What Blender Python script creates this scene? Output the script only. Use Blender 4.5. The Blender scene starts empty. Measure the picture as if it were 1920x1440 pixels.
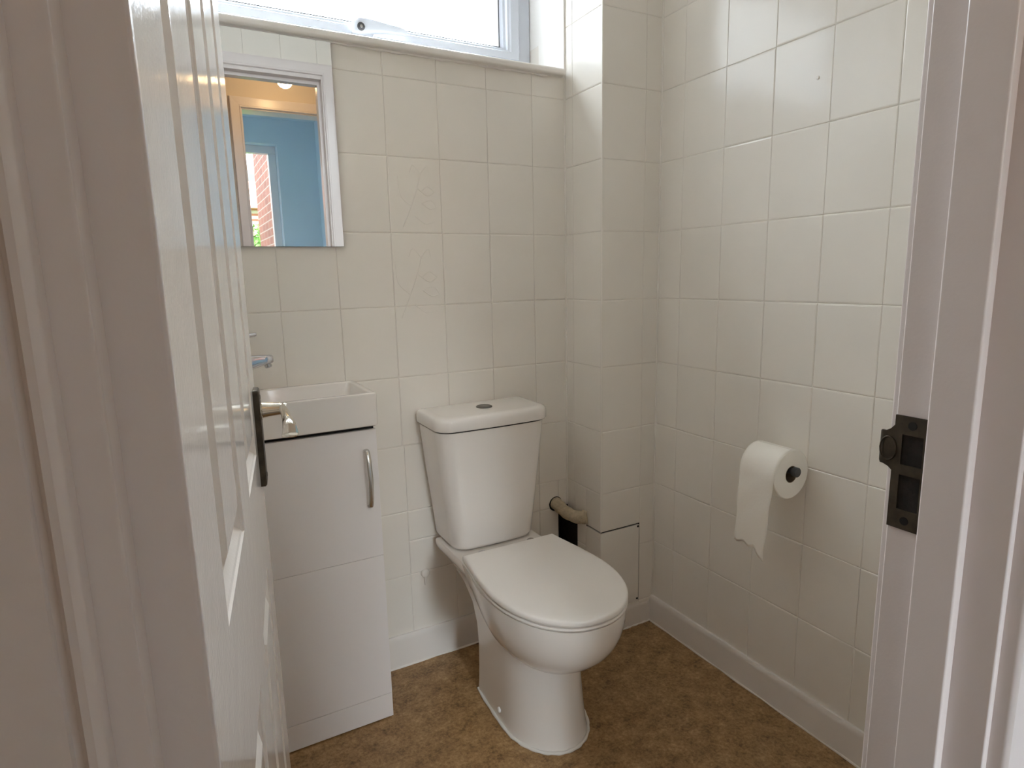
import bpy, bmesh, math, random
from mathutils import Vector, Matrix, Euler

# ------------------------------------------------------------------ camera, world, exposure
SC = bpy.context.scene
COL = SC.collection
YAW, PIT, ROL, FPX = 0.494, -0.175, -0.022, 1155.2
CAM = Vector((-1.103, -1.669, 1.164))
fw = Vector((math.sin(YAW) * math.cos(PIT), math.cos(YAW) * math.cos(PIT), math.sin(PIT)))
rt = Vector((math.cos(YAW), -math.sin(YAW), 0))
up = rt.cross(fw)
rr = rt * math.cos(ROL) + up * math.sin(ROL)
uu = -rt * math.sin(ROL) + up * math.cos(ROL)
cd = bpy.data.cameras.new('camera')
cam = bpy.data.objects.new('camera', cd)
COL.objects.link(cam)
M3 = Matrix((rr, uu, -fw)).transposed()
cam.matrix_world = Matrix.Translation(CAM) @ M3.to_4x4()
cd.sensor_width = 36
cd.lens = FPX / 1920 * 36
cd.clip_start = 0.01
SC.camera = cam

SC.view_settings.view_transform = 'Standard'
SC.view_settings.look = 'None'
SC.view_settings.gamma = 1
SC.view_settings.use_curve_mapping = False
SC.view_settings.exposure = 0.66

SKY_N, SKY_S, SKY_SH = 12.0, 2.0, 58.0     # overcast radiance: most of the sky / dimmed low in the south / brightened above it, both set for their light
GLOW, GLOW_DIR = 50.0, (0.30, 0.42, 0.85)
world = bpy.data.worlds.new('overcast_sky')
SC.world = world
world.use_nodes = True
wn, wl = world.node_tree.nodes, world.node_tree.links
wn.clear()
tc = wn.new('ShaderNodeTexCoord')
sep = wn.new('ShaderNodeSeparateXYZ')
def wmath(op, a, b=None, c=None, clamp=False):
    n = wn.new('ShaderNodeMath'); n.operation = op; n.use_clamp = clamp
    for i, v in enumerate((a, b, c)):
        if v is None: continue
        if isinstance(v, (int, float)): n.inputs[i].default_value = v
        else: wl.new(v, n.inputs[i])
    return n.outputs[0]
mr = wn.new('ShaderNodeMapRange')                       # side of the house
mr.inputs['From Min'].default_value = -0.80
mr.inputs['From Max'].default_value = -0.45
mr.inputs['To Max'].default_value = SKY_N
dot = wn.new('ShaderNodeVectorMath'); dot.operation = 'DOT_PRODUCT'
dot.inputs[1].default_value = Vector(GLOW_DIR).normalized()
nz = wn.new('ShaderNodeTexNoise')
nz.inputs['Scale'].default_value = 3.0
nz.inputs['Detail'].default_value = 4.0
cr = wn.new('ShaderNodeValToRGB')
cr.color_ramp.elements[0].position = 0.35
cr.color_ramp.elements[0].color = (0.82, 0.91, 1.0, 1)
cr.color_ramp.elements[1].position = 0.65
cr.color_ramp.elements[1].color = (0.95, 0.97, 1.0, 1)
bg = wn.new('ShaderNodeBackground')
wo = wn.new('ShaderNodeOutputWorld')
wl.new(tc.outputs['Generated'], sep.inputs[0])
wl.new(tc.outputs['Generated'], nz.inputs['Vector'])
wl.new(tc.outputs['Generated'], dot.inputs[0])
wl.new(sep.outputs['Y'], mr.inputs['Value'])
ms = wn.new('ShaderNodeMapRange')                       # south sky dimmed low for the mirror view, brightened above to light the hall
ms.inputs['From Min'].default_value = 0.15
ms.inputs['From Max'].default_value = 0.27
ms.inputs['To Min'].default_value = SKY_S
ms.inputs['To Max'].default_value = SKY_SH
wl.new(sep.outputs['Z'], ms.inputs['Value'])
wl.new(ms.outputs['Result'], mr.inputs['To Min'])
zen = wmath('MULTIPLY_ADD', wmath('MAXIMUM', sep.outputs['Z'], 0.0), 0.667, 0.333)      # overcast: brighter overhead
glow = wmath('MULTIPLY', wmath('POWER', wmath('MAXIMUM', dot.outputs['Value'], 0.0), 5.0), GLOW)   # added sky glow, steers daylight away from the boxing side
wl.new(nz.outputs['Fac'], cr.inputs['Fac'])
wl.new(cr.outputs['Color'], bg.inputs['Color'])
mw = wn.new('ShaderNodeMapRange')                       # west sky dimmed so the boxing side burns out less
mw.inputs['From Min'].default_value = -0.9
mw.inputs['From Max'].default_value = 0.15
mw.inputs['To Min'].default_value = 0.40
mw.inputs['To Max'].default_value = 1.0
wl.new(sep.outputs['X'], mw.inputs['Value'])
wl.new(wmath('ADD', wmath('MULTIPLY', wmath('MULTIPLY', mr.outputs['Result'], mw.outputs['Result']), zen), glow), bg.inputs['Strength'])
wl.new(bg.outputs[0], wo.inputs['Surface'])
SC.cycles.max_bounces = 16
SC.cycles.diffuse_bounces = 10
SC.cycles.sample_clamp_indirect = 12.0

def portal(name, loc, rot, sx, sy):
    l = bpy.data.lights.new(name, 'AREA')
    l.shape = 'RECTANGLE'; l.size = sx; l.size_y = sy
    l.cycles.is_portal = True
    o = bpy.data.objects.new(name, l)
    COL.objects.link(o); o.location = loc; o.rotation_euler = rot
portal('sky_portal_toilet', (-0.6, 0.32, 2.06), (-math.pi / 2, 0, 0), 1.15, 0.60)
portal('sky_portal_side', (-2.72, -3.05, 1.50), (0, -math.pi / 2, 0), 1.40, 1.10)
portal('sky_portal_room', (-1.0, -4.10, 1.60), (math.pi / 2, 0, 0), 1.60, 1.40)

# ------------------------------------------------------------------ key dimensions
BX, BY = 0.216, -0.188           # pipe boxing: front face runs x 0..BX at y = BY; right wall is x = BX
YR, YH = -1.299, -1.413          # toilet side / hall side of the door wall
XL = -1.20                       # left wall of the toilet
CEIL = 2.45
XR = -0.4385                     # rebate face of the right jamb
HALL_Y = -2.213                  # far side of the hall
ROOM_Y0, ROOM_Y1 = -2.323, -3.90
WX0, WX1, WZ0, WZ1 = -1.15, -0.004, 1.762, 2.34   # toilet window opening
random.seed(7)

# ------------------------------------------------------------------ materials
def mat(name, color, rough=0.5, metal=0.0, ior=1.5, bump=None, var=None, coat=0.0, spec=0.5):
    m = bpy.data.materials.new(name)
    m.use_nodes = True
    n, l = m.node_tree.nodes, m.node_tree.links
    b = n['Principled BSDF']
    b.inputs['Base Color'].default_value = (*color, 1)
    b.inputs['Roughness'].default_value = rough
    b.inputs['Metallic'].default_value = metal
    b.inputs['IOR'].default_value = ior
    b.inputs['Specular IOR Level'].default_value = spec
    b.inputs['Coat Weight'].default_value = coat
    t = n.new('ShaderNodeTexCoord')
    if var:                       # (scale, amount): soft mottling of the colour itself
        z = n.new('ShaderNodeTexNoise'); z.inputs['Scale'].default_value = var[0]; z.inputs['Detail'].default_value = 5
        r = n.new('ShaderNodeMapRange'); r.inputs['From Min'].default_value = .3; r.inputs['From Max'].default_value = .7
        r.inputs['To Min'].default_value = 1 - var[1]; r.inputs['To Max'].default_value = 1 + var[1]
        mx = n.new('ShaderNodeMix'); mx.data_type = 'RGBA'; mx.blend_type = 'MULTIPLY'; mx.inputs[0].default_value = 1
        mx.inputs[6].default_value = (*color, 1)
        l.new(t.outputs['Object'], z.inputs['Vector']); l.new(z.outputs['Fac'], r.inputs['Value'])
        l.new(r.outputs['Result'], mx.inputs[7]); l.new(mx.outputs[2], b.inputs['Base Color'])
    if bump:                      # list of (scale, distance)
        prev = None
        for sc_, d_ in bump:
            z = n.new('ShaderNodeTexNoise'); z.inputs['Scale'].default_value = sc_; z.inputs['Detail'].default_value = 2
            u = n.new('ShaderNodeBump'); u.inputs['Strength'].default_value = 1; u.inputs['Distance'].default_value = d_
            l.new(t.outputs['Object'], z.inputs['Vector']); l.new(z.outputs['Fac'], u.inputs['Height'])
            if prev: l.new(prev.outputs[0], u.inputs['Normal'])
            prev = u
        l.new(prev.outputs[0], b.inputs['Normal'])
    return m

TILE = mat('painted_tile', (0.82, 0.78, 0.72), 0.16, bump=[(9, .0013), (200, .00003)], var=(5, .02))
PLASTER = mat('white_plaster', (0.85, 0.83, 0.80), 0.8)
HALLWALL = mat('hall_wall_paint', (0.72, 0.64, 0.55), 0.7)
BLUEWALL = mat('blue_wall_paint', (0.44, 0.57, 0.68), 0.7)
GLOSSPAINT = mat('gloss_white_paint', (0.74, 0.68, 0.665), 0.30, bump=[(260, .00012), (25, .0004)])
DOORPAINT = mat('gloss_door_paint', (0.87, 0.83, 0.80), 0.13, bump=[(230, .00017), (30, .0003)])
SKIRTPAINT = mat('skirting_paint', (0.82, 0.78, 0.74), 0.3, bump=[(60, .0004)])
CERAMIC = mat('white_ceramic', (0.85, 0.81, 0.77), 0.08, coat=0.3)
SEATPLASTIC = mat('white_seat_plastic', (0.85, 0.81, 0.77), 0.28)
CABINET = mat('white_melamine', (0.86, 0.825, 0.82), 0.30, bump=[(300, .00002)])
UPVC = mat('white_upvc', (0.57, 0.60, 0.66), 0.22)
CHROME = mat('chrome', (0.62, 0.62, 0.64), 0.06, metal=1)
STEEL = mat('brushed_steel', (0.62, 0.60, 0.57), 0.22, metal=1)
BRONZE = mat('dark_bronze', (0.068, 0.055, 0.040), 0.42, metal=.7, var=(60, .35), bump=[(90, .0005)])
BRASS = mat('brass_plated', (0.70, 0.655, 0.575), 0.12, metal=1)
BUTTON = mat('grey_satin_metal', (0.17, 0.165, 0.155), 0.35, metal=.8)
BLACK = mat('black_gap', (0.008, 0.007, 0.006), 0.9)
DARKHOLE = mat('shaded_rubble', (0.012, 0.010, 0.008), 0.95, bump=[(60, .004)], var=(40, .5))
BLACKPLASTIC = mat('dark_grey_plastic', (0.055, 0.055, 0.06), 0.35)
SEALANT = mat('white_sealant', (0.80, 0.78, 0.74), 0.35)
LAGGING = mat('pipe_lagging', (0.55, 0.46, 0.32), 0.8, bump=[(130, .002), (300, .001)], var=(70, .15))
PAPER = mat('toilet_tissue', (0.95, 0.915, 0.85), 0.95, bump=[(160, .0004), (40, .0010)])
CARD = mat('cardboard_core', (0.22, 0.16, 0.11), 0.9)
SLOTSHADE = mat('slot_shade', (0.010, 0.007, 0.005), 0.8, var=(80, .6), bump=[(120, .002)])
CORD = mat('white_cable', (0.7, 0.68, 0.62), 0.5)
CARPET = mat('hall_carpet', (0.30, 0.27, 0.24), 0.95)
LEAF = mat('hedge_leaf', (0.08, 0.17, 0.03), 0.6, var=(8, .4))
BARK = mat('hedge_stem', (0.10, 0.07, 0.045), 0.9)
GRASS = mat('garden_grass', (0.10, 0.18, 0.05), 0.95)
ROOFTILE = mat('roof_tile', (0.34, 0.14, 0.10), 0.8)
MIRROR = mat('mirror_silver', (0.90, 0.915, 0.91), 0.0, metal=1)

def vinyl():
    m = mat('brown_vinyl', (0.2, 0.13, 0.06), 0.42, bump=[(500, .00012)])
    n, l = m.node_tree.nodes, m.node_tree.links
    b = n['Principled BSDF']; t = n['Texture Coordinate']
    z1 = n.new('ShaderNodeTexNoise'); z1.inputs['Scale'].default_value = 22; z1.inputs['Detail'].default_value = 9; z1.inputs['Roughness'].default_value = .72
    z2 = n.new('ShaderNodeTexNoise'); z2.inputs['Scale'].default_value = 120; z2.inputs['Detail'].default_value = 6; z2.inputs['Roughness'].default_value = .7
    mx = n.new('ShaderNodeMath'); mx.operation = 'MULTIPLY_ADD'; mx.inputs[1].default_value = .55
    a2 = n.new('ShaderNodeMath'); a2.operation = 'MULTIPLY'; a2.inputs[1].default_value = .45
    r = n.new('ShaderNodeValToRGB')
    e = r.color_ramp.elements
    e[0].position = .36; e[0].color = (0.095, 0.046, 0.017, 1)
    e[1].position = .64; e[1].color = (0.54, 0.36, 0.185, 1)
    k = e.new(.47); k.color = (0.28, 0.16, 0.064, 1)
    k = e.new(.54); k.color = (0.37, 0.225, 0.10, 1)
    l.new(t.outputs['Object'], z1.inputs['Vector']); l.new(t.outputs['Object'], z2.inputs['Vector'])
    l.new(z2.outputs['Fac'], a2.inputs[0]); l.new(z1.outputs['Fac'], mx.inputs[0]); l.new(a2.outputs[0], mx.inputs[2])
    l.new(mx.outputs[0], r.inputs['Fac']); l.new(r.outputs['Color'], b.inputs['Base Color'])
    return m
VINYL = vinyl()

def glass_mat():
    m = bpy.data.materials.new('window_glass'); m.use_nodes = True
    n, l = m.node_tree.nodes, m.node_tree.links; n.clear()
    tr = n.new('ShaderNodeBsdfTransparent'); tr.inputs[0].default_value = (.95, .97, .97, 1)
    gl = n.new('ShaderNodeBsdfGlossy'); gl.inputs['Roughness'].default_value = 0.0
    fr = n.new('ShaderNodeFresnel'); fr.inputs['IOR'].default_value = 1.5
    ge = n.new('ShaderNodeNewGeometry'); mi = n.new('ShaderNodeMath'); mi.operation = 'MULTIPLY_ADD'; mi.inputs[1].default_value = 1 / 1.5 - 1.5; mi.inputs[2].default_value = 1.5
    l.new(ge.outputs['Backfacing'], mi.inputs[0]); l.new(mi.outputs[0], fr.inputs['IOR'])       # thin pane: the same reflection from both faces
    mx = n.new('ShaderNodeMixShader'); o = n.new('ShaderNodeOutputMaterial')
    l.new(fr.outputs[0], mx.inputs[0]); l.new(tr.outputs[0], mx.inputs[1]); l.new(gl.outputs[0], mx.inputs[2]); l.new(mx.outputs[0], o.inputs[0])
    return m
GLASS = glass_mat()

def emit_mat(name, color, strength):
    m = bpy.data.materials.new(name); m.use_nodes = True
    n, l = m.node_tree.nodes, m.node_tree.links; n.clear()
    e = n.new('ShaderNodeEmission'); e.inputs[0].default_value = (*color, 1); e.inputs[1].default_value = strength
    o = n.new('ShaderNodeOutputMaterial'); l.new(e.outputs[0], o.inputs[0])
    return m
BULB = emit_mat('warm_bulb_glow', (1.0, 0.66, 0.33), 36)

def brick_mat():
    m = bpy.data.materials.new('red_brick'); m.use_nodes = True
    n, l = m.node_tree.nodes, m.node_tree.links
    b = n['Principled BSDF']; b.inputs['Roughness'].default_value = .9
    t = n.new('ShaderNodeTexCoord'); mp = n.new('ShaderNodeMapping'); mp.inputs['Rotation'].default_value = (math.pi / 2, 0, math.pi / 2)
    cx = n.new('ShaderNodeSeparateXYZ'); cm = n.new('ShaderNodeCombineXYZ')
    br = n.new('ShaderNodeTexBrick'); br.inputs['Scale'].default_value = 1
    br.inputs['Brick Width'].default_value = .225; br.inputs['Row Height'].default_value = .075; br.inputs['Mortar Size'].default_value = .006
    br.inputs['Color1'].default_value = (.15, .045, .025, 1); br.inputs['Color2'].default_value = (.20, .068, .038, 1); br.inputs['Mortar'].default_value = (.26, .22, .19, 1)
    l.new(t.outputs['Object'], cx.inputs[0]); l.new(cx.outputs['Y'], cm.inputs['X']); l.new(cx.outputs['Z'], cm.inputs['Y'])
    l.new(cm.outputs[0], br.inputs['Vector']); l.new(br.outputs['Color'], b.inputs['Base Color'])
    return m
BRICK = brick_mat()

# ------------------------------------------------------------------ mesh helpers
def new(): return bmesh.new()

def finish(name, bm, mats, parent=None, smooth=None):
    """Link the bmesh as ONE object; smooth = angle in degrees below which edges shade smooth."""
    bmesh.ops.recalc_face_normals(bm, faces=bm.faces)
    me = bpy.data.meshes.new(name)
    bm.to_mesh(me); bm.free()
    for m in (mats if isinstance(mats, (list, tuple)) else [mats]): me.materials.append(m)
    if smooth is not None:
        me.shade_smooth(); me.set_sharp_from_angle(angle=math.radians(smooth))
    o = bpy.data.objects.new(name, me); COL.objects.link(o)
    if smooth is not None and smooth <= 40:
        w = o.modifiers.new('even_normals', 'WEIGHTED_NORMAL'); w.keep_sharp = True; w.weight = 100
    if parent is not None:
        o.parent = parent
        o.matrix_parent_inverse = BASES[parent.name]
    else:
        BASES[o.name] = Matrix()
    BASES[o.name] = Matrix()
    return o
BASES = {}

def thing(name, loc, label=None, cat=None, group=None, kind=None):
    o = bpy.data.objects.new(name, None); COL.objects.link(o)
    o.location = loc; o.empty_display_size = .05
    BASES[o.name] = Matrix.Translation(-Vector(loc))
    return tag(o, label, cat, group, kind)

def tag(o, label=None, cat=None, group=None, kind=None):
    for k, v in (('label', label), ('category', cat), ('group', group), ('kind', kind)):
        if v: o[k] = v
    return o

def struct(name, bm, mats, label=None, cat=None, smooth=None):
    return tag(finish(name, bm, mats, None, smooth), label, cat, None, 'structure')

def box(bm, x0, x1, y0, y1, z0, z1, r=0.0, seg=2, mi=0, mtx=None):
    t = new()
    vs = [t.verts.new((x, y, z)) for z in (z0, z1) for y in (y0, y1) for x in (x0, x1)]
    for f in ((0, 2, 3, 1), (4, 5, 7, 6), (0, 1, 5, 4), (2, 6, 7, 3), (0, 4, 6, 2), (1, 3, 7, 5)):
        t.faces.new([vs[i] for i in f])
    if r > 0: bmesh.ops.bevel(t, geom=t.edges[:], offset=r, segments=seg, profile=.5, affect='EDGES', clamp_overlap=True)
    merge(bm, t, mi, mtx)

def merge(bm, t, mi=0, mtx=None):
    if mtx is not None: bmesh.ops.transform(t, matrix=mtx, verts=t.verts)
    bmesh.ops.recalc_face_normals(t, faces=t.faces)
    mp = {}
    for v in t.verts: mp[v] = bm.verts.new(v.co)
    for f in t.faces:
        try:
            g = bm.faces.new([mp[v] for v in f.verts]); g.material_index = mi
        except ValueError: pass
    t.free()

def loft(bm, rings, cap0=True, cap1=True, mi=0, closed=True, mtx=None):
    t = new()
    R = [[t.verts.new(p) for p in ring] for ring in rings]
    n = len(R[0])
    for a, b in zip(R, R[1:]):
        for i in range(n if closed else n - 1):
            j = (i + 1) % n
            t.faces.new((a[i], a[j], b[j], b[i]))
    if cap0: t.faces.new(R[0][::-1])
    if cap1: t.faces.new(R[-1])
    merge(bm, t, mi, mtx)

def frame_for(d):
    d = d.normalized()
    a = Vector((0, 0, 1)) if abs(d.z) < .9 else Vector((1, 0, 0))
    u = d.cross(a).normalized(); return u, d.cross(u).normalized()

def tube(bm, pts, radii, n=14, mi=0, flat=None, caps=True):
    pts = [Vector(p) for p in pts]
    if not isinstance(radii, (list, tuple)): radii = [radii] * len(pts)
    rings = []; u = None
    for i, p in enumerate(pts):
        d = (pts[min(i + 1, len(pts) - 1)] - pts[max(i - 1, 0)]).normalized()
        if u is None: u, v = frame_for(d)
        else:
            u = (u - d * u.dot(d)).normalized(); v = d.cross(u)
        f = flat or (1, 1)
        rings.append([p + (u * math.cos(a) * f[0] + v * math.sin(a) * f[1]) * radii[i] for a in [2 * math.pi * k / n for k in range(n)]])
    loft(bm, rings, caps, caps, mi)

def smooth_path(pts, k=6):
    P = [Vector(p) for p in pts]; out = []
    for i in range(len(P) - 1):
        a, b, c, d = P[max(i - 1, 0)], P[i], P[i + 1], P[min(i + 2, len(P) - 1)]
        for j in range(k):
            t = j / k
            out.append(.5 * ((2 * b) + (c - a) * t + (2 * a - 5 * b + 4 * c - d) * t * t + (3 * b - a - 3 * c + d) * t ** 3))
    return out + [P[-1]]

def lathe(bm, prof, origin, axis, n=32, mi=0):
    o = Vector(origin); d = Vector(axis).normalized(); u, v = frame_for(d)
    rings = [[o + d * h + (u * math.cos(2 * math.pi * k / n) + v * math.sin(2 * math.pi * k / n)) * max(r, 1e-5) for k in range(n)] for r, h in prof]
    loft(bm, rings, True, True, mi)

def wall_box(bm, axis, p0, p1, a0, a1, z0, z1, holes, mi=0):
    """Solid wall slab between p0..p1 along axis ('x' or 'y'), spanning a0..a1, with rectangular through-holes (a,b,zl,zh)."""
    As = sorted({a0, a1, *[h[0] for h in holes], *[h[1] for h in holes]}); Zs = sorted({z0, z1, *[h[2] for h in holes], *[h[3] for h in holes]})
    for i in range(len(As) - 1):
        for j in range(len(Zs) - 1):
            ca, cz = (As[i] + As[i + 1]) / 2, (Zs[j] + Zs[j + 1]) / 2
            if any(h[0] < ca < h[1] and h[2] < cz < h[3] for h in holes): continue
            if axis == 'y': box(bm, As[i], As[i + 1], min(p0, p1), max(p0, p1), Zs[j], Zs[j + 1], mi=mi)
            else: box(bm, min(p0, p1), max(p0, p1), As[i], As[i + 1], Zs[j], Zs[j + 1], mi=mi)

def tiles(bm, O, U, V, N, us, vs, skip=None, mi=0, rim=.0019, rimv=.0029, dep=.0021):
    """Bevelled tiles on the plane O + u U + v V, face out along N: V-shaped painted joints between them."""
    O, U, V, N = Vector(O), Vector(U), Vector(V), Vector(N)
    for i in range(len(us) - 1):
        for j in range(len(vs) - 1):
            u0, u1, v0, v1 = us[i], us[i + 1], vs[j], vs[j + 1]
            for (a0, a1, b0, b1) in cut_rect((u0, u1, v0, v1), skip or []):
                if a1 - a0 < .006 or b1 - b0 < .006: continue
                tu, tv, tw = random.gauss(0, .0012), random.gauss(0, .0012), random.gauss(0, .0002)
                cu, cv = (a0 + a1) / 2, (b0 + b1) / 2
                def P(a, b, h): return O + U * a + V * b + N * (h + (tu * (a - cu) + tv * (b - cv) + tw if h > -1e-6 else 0))
                e, g = rim, rimv
                lo = [bm.verts.new(P(a, b, -dep)) for a, b in ((a0, b0), (a1, b0), (a1, b1), (a0, b1))]
                md = [bm.verts.new(P(a, b, -dep * .22)) for a, b in ((a0 + e * .55, b0 + g * .55), (a1 - e * .55, b0 + g * .55), (a1 - e * .55, b1 - g * .55), (a0 + e * .55, b1 - g * .55))]
                hi = [bm.verts.new(P(a, b, 0)) for a, b in ((a0 + e * 1.5, b0 + g * 1.5), (a1 - e * 1.5, b0 + g * 1.5), (a1 - e * 1.5, b1 - g * 1.5), (a0 + e * 1.5, b1 - g * 1.5))]
                fs = [bm.faces.new(hi)]
                for r0, r1 in ((lo, md), (md, hi)):
                    for k in range(4):
                        fs.append(bm.faces.new((r0[k], r0[(k + 1) % 4], r1[(k + 1) % 4], r1[k])))
                for f in fs:
                    f.material_index = mi
                    f.normal_update()
                    if f.normal.dot(N) < 0: f.normal_flip()

def cut_rect(r, holes):
    out = [r]
    for h in holes:
        nxt = []
        for (a0, a1, b0, b1) in out:
            x0, x1, y0, y1 = max(a0, h[0]), min(a1, h[1]), max(b0, h[2]), min(b1, h[3])
            if x0 >= x1 or y0 >= y1: nxt.append((a0, a1, b0, b1)); continue
            if a0 < x0: nxt.append((a0, x0, b0, b1))
            if x1 < a1: nxt.append((x1, a1, b0, b1))
            if b0 < y0: nxt.append((x0, x1, b0, y0))
            if y1 < b1: nxt.append((x0, x1, y1, b1))
        out = nxt
    return out

def tstruct(name, bm, mats):
    """Structure whose tile normals are already set (no recalculation over open patches)."""
    me = bpy.data.meshes.new(name); bm.to_mesh(me); bm.free()
    for m in mats: me.materials.append(m)
    o = bpy.data.objects.new(name, me); COL.objects.link(o); BASES[o.name] = Matrix()
    o['kind'] = 'structure'
    return o

def rows(z0, z1):
    return [z0] + [z for z in [.084 + .2 * k for k in range(13)] if z0 + .004 < z < z1 - .004] + [z1]

# ------------------------------------------------------------------ the toilet's shell
T = .0024                                                       # the backing sits this far behind the tile faces
bm = new(); box(bm, XL - .1, BX + .1, YR, .02, -.06, 0); struct('floor', bm, VINYL)
bm = new(); box(bm, XL - .1, BX + .1, YR, .30, CEIL, CEIL + .08); struct('ceiling', bm, PLASTER)

# back wall with the window opening and the broken hole by the boxing
bm = new()
HOLE = (-.036, .0065, .215, .392)
wall_box(bm, 'y', T, .30, XL - .1, BX + .1, -.06, CEIL + .08, [(WX0, WX1, WZ0, WZ1), HOLE], mi=1)
h0, h1, h2, h3 = HOLE
for q in ((h0, h1, .10, .12, h2, h3), (h0, h0 + .003, .001, .12, h2, h3), (h1 - .003, h1, .001, .12, h2, h3), (h0, h1, .001, .12, h2, h2 + .003), (h0, h1, .001, .12, h3 - .003, h3)): box(bm, *q, mi=2)  # rubble lining, near black to paint the shade inside the hole
ux = [XL] + [-.117 - .1503 * k for k in range(7, -1, -1)] + [0]
ux = [u for u in ux if u >= XL]
wz = WZ0 - .015
tiles(bm, (0, 0, 0), (1, 0, 0), (0, 0, 1), (0, -1, 0), ux, rows(.684, wz))
tiles(bm, (0, 0, 0), (1, 0, 0), (0, 0, 1), (0, -1, 0), [XL, -1.019, -.868, -.718, -.563], rows(.0, .684))
tiles(bm, (0, 0, 0), (1, 0, 0), (0, 0, 1), (0, -1, 0), [-.563, -.415, -.267, -.110, 0], [0, .095, .284, .390, .484, .684], [HOLE])
tiles(bm, (0, 0, 0), (1, 0, 0), (0, 0, 1), (0, -1, 0), ux, rows(WZ1, CEIL))
for (cx, cz, s) in ((-.487, 1.385, 1.0), (-.497, 1.150, 1.15)):     # flowers embossed in two of the tiles
    for pts, r in ((((-.045, -.085), (-.02, -.03), (.0, .02), (.012, .06)), .0016), (((-.02, -.03), (-.05, .0), (-.055, .05)), .0013),
                   (((.0, .02), (.03, .0), (.05, .012)), .0016), (((.05, .012), (.03, .025), (.012, .012)), .0014), (((.012, -.02), (.035, -.035), (.055, -.03)), .0014),
                   (((.055, -.03), (.04, -.012), (.012, -.02)), .0012), (((-.01, -.055), (.02, -.075), (.045, -.07)), .0012), (((.01, .06), (-.01, .08), (-.02, .06)), .0012), (((.012, .06), (.03, .08), (.036, .062)), .0012)):
        tube(bm, smooth_path([(cx + a * s, .0004, cz + b * s) for a, b in pts], 4), r, n=8)
# tiled reveal of the window on the right, plain boards elsewhere
tiles(bm, (WX1, 0, 0), (0, 1, 0), (0, 0, 1), (-1, 0, 0), [0.004, .142, .21], [WZ0, 1.884, 2.084, 2.284, WZ1])
lathe(bm, [(.0255, 0), (.0250, .0012), (.018, .0014)], (-.0480, .0004, .404), (0, -1, 0), 22, mi=2)     # dark disc painted as the shaded gap round the pipe
tstruct('wall_back', bm, [TILE, PLASTER, DARKHOLE])

# boxing in the corner, with the rebate of the access panel
PZ0, PZ1, PXE, PYE = .083, .358, .157, -.108
bm = new()
box(bm, .010, BX, BY + .010, .0, 0, CEIL, mi=2)                   # core behind the skins, black to paint the shade in gaps and hole
for a in ((0, BX, PZ1, CEIL), (PXE, BX, 0, PZ1), (0, PXE, 0, PZ0)): box(bm, a[0] if a[0] > 0 else T, a[1], BY + T, BY + .012, a[2], a[3], mi=2)
for a in ((PYE, 0, 0, PZ1), (BY + T, PYE, 0, PZ0), (BY + T, 0, PZ1, CEIL)): box(bm, T, .012, a[0], a[1], a[2], a[3], mi=2)
SK = [(0 - .001, PXE, PZ0, PZ1)]
tiles(bm, (0, BY, 0), (1, 0, 0), (0, 0, 1), (0, -1, 0), [0, PXE, BX], rows(0, CEIL), SK)
tiles(bm, (0, 0, 0), (0, 1, 0), (0, 0, 1), (-1, 0, 0), [BY, -.040, 0], rows(0, CEIL), [(BY - .001, PYE, PZ0, PZ1), (-.058, .001, .235, .374)])
box(bm, -.0006, .006, BY - .0006, BY + .006, PZ1 + .004, CEIL, r=.0018, mi=0)   # painted corner bead
box(bm, -.004, .004, -.0035, .004, .40, CEIL, r=.002, mi=0); box(bm, -.004, .004, -.0035, .004, 0, .23, r=.002, mi=0)                       # filler in the inner corner
tstruct('wall_pipe_boxing', bm, [TILE, PLASTER, BLACK])

bm = new(); box(bm, -.0065, .0015, -.0045, .012, WZ0 + .004, CEIL, r=.0025); struct('trim_1', bm, SKIRTPAINT, smooth=40)   # bead up the corner of the reveal

bm = new()
wall_box(bm, 'x', BX + T, BX + .1, YH, .30, -.06, CEIL + .08, [], mi=1)
ry = [BY - .0935 - .151 * k for k in range(0, 8)]
ry = [y for y in ry if y > YR + .02]
us = sorted([BY, YR] + ry)
tiles(bm, (BX, 0, 0), (0, 1, 0), (0, 0, 1), (-1, 0, 0), us, rows(0, CEIL))
lathe(bm, [(.001, -.001), (.0045, .0), (.004, .0018), (.0022, .0026)], (BX, -.700, 1.585), (-1, 0, 0), 10)      # painted wall plug
box(bm, BX - .0035, BX + .004, BY - .0035, BY + .004, 0, CEIL, r=.002, mi=0)
tstruct('wall_right', bm, [TILE, PLASTER])

bm = new()
wall_box(bm, 'x', XL - T, XL - .1, YH, .30, -.06, CEIL + .08, [], mi=1)
tiles(bm, (XL, 0, 0), (0, 1, 0), (0, 0, 1), (1, 0, 0), [YR + .15 * k for k in range(0, 9)] + [0], rows(0, CEIL))
tstruct('wall_left', bm, [TILE, PLASTER])

# door wall: toilet side tiled, hall side plastered
DX0, DX1, DZ = -1.170, -.4135, 2.055
bm = new()
wall_box(bm, 'y', YH, YR - T, -2.0, BX + 1.6, -.06, CEIL + .08, [(DX0, DX1, -.06, DZ)], mi=1)
tiles(bm, (0, YR, 0), (1, 0, 0), (0, 0, 1), (0, 1, 0), [XL, -1.05, -.90, -.75, -.60, -.45, -.30, -.15, 0, .15, BX], rows(0, CEIL), [(DX0 - .01, DX1 + .01, -1, DZ + .01)])
tstruct('wall_front', bm, [TILE, HALLWALL])

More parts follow.
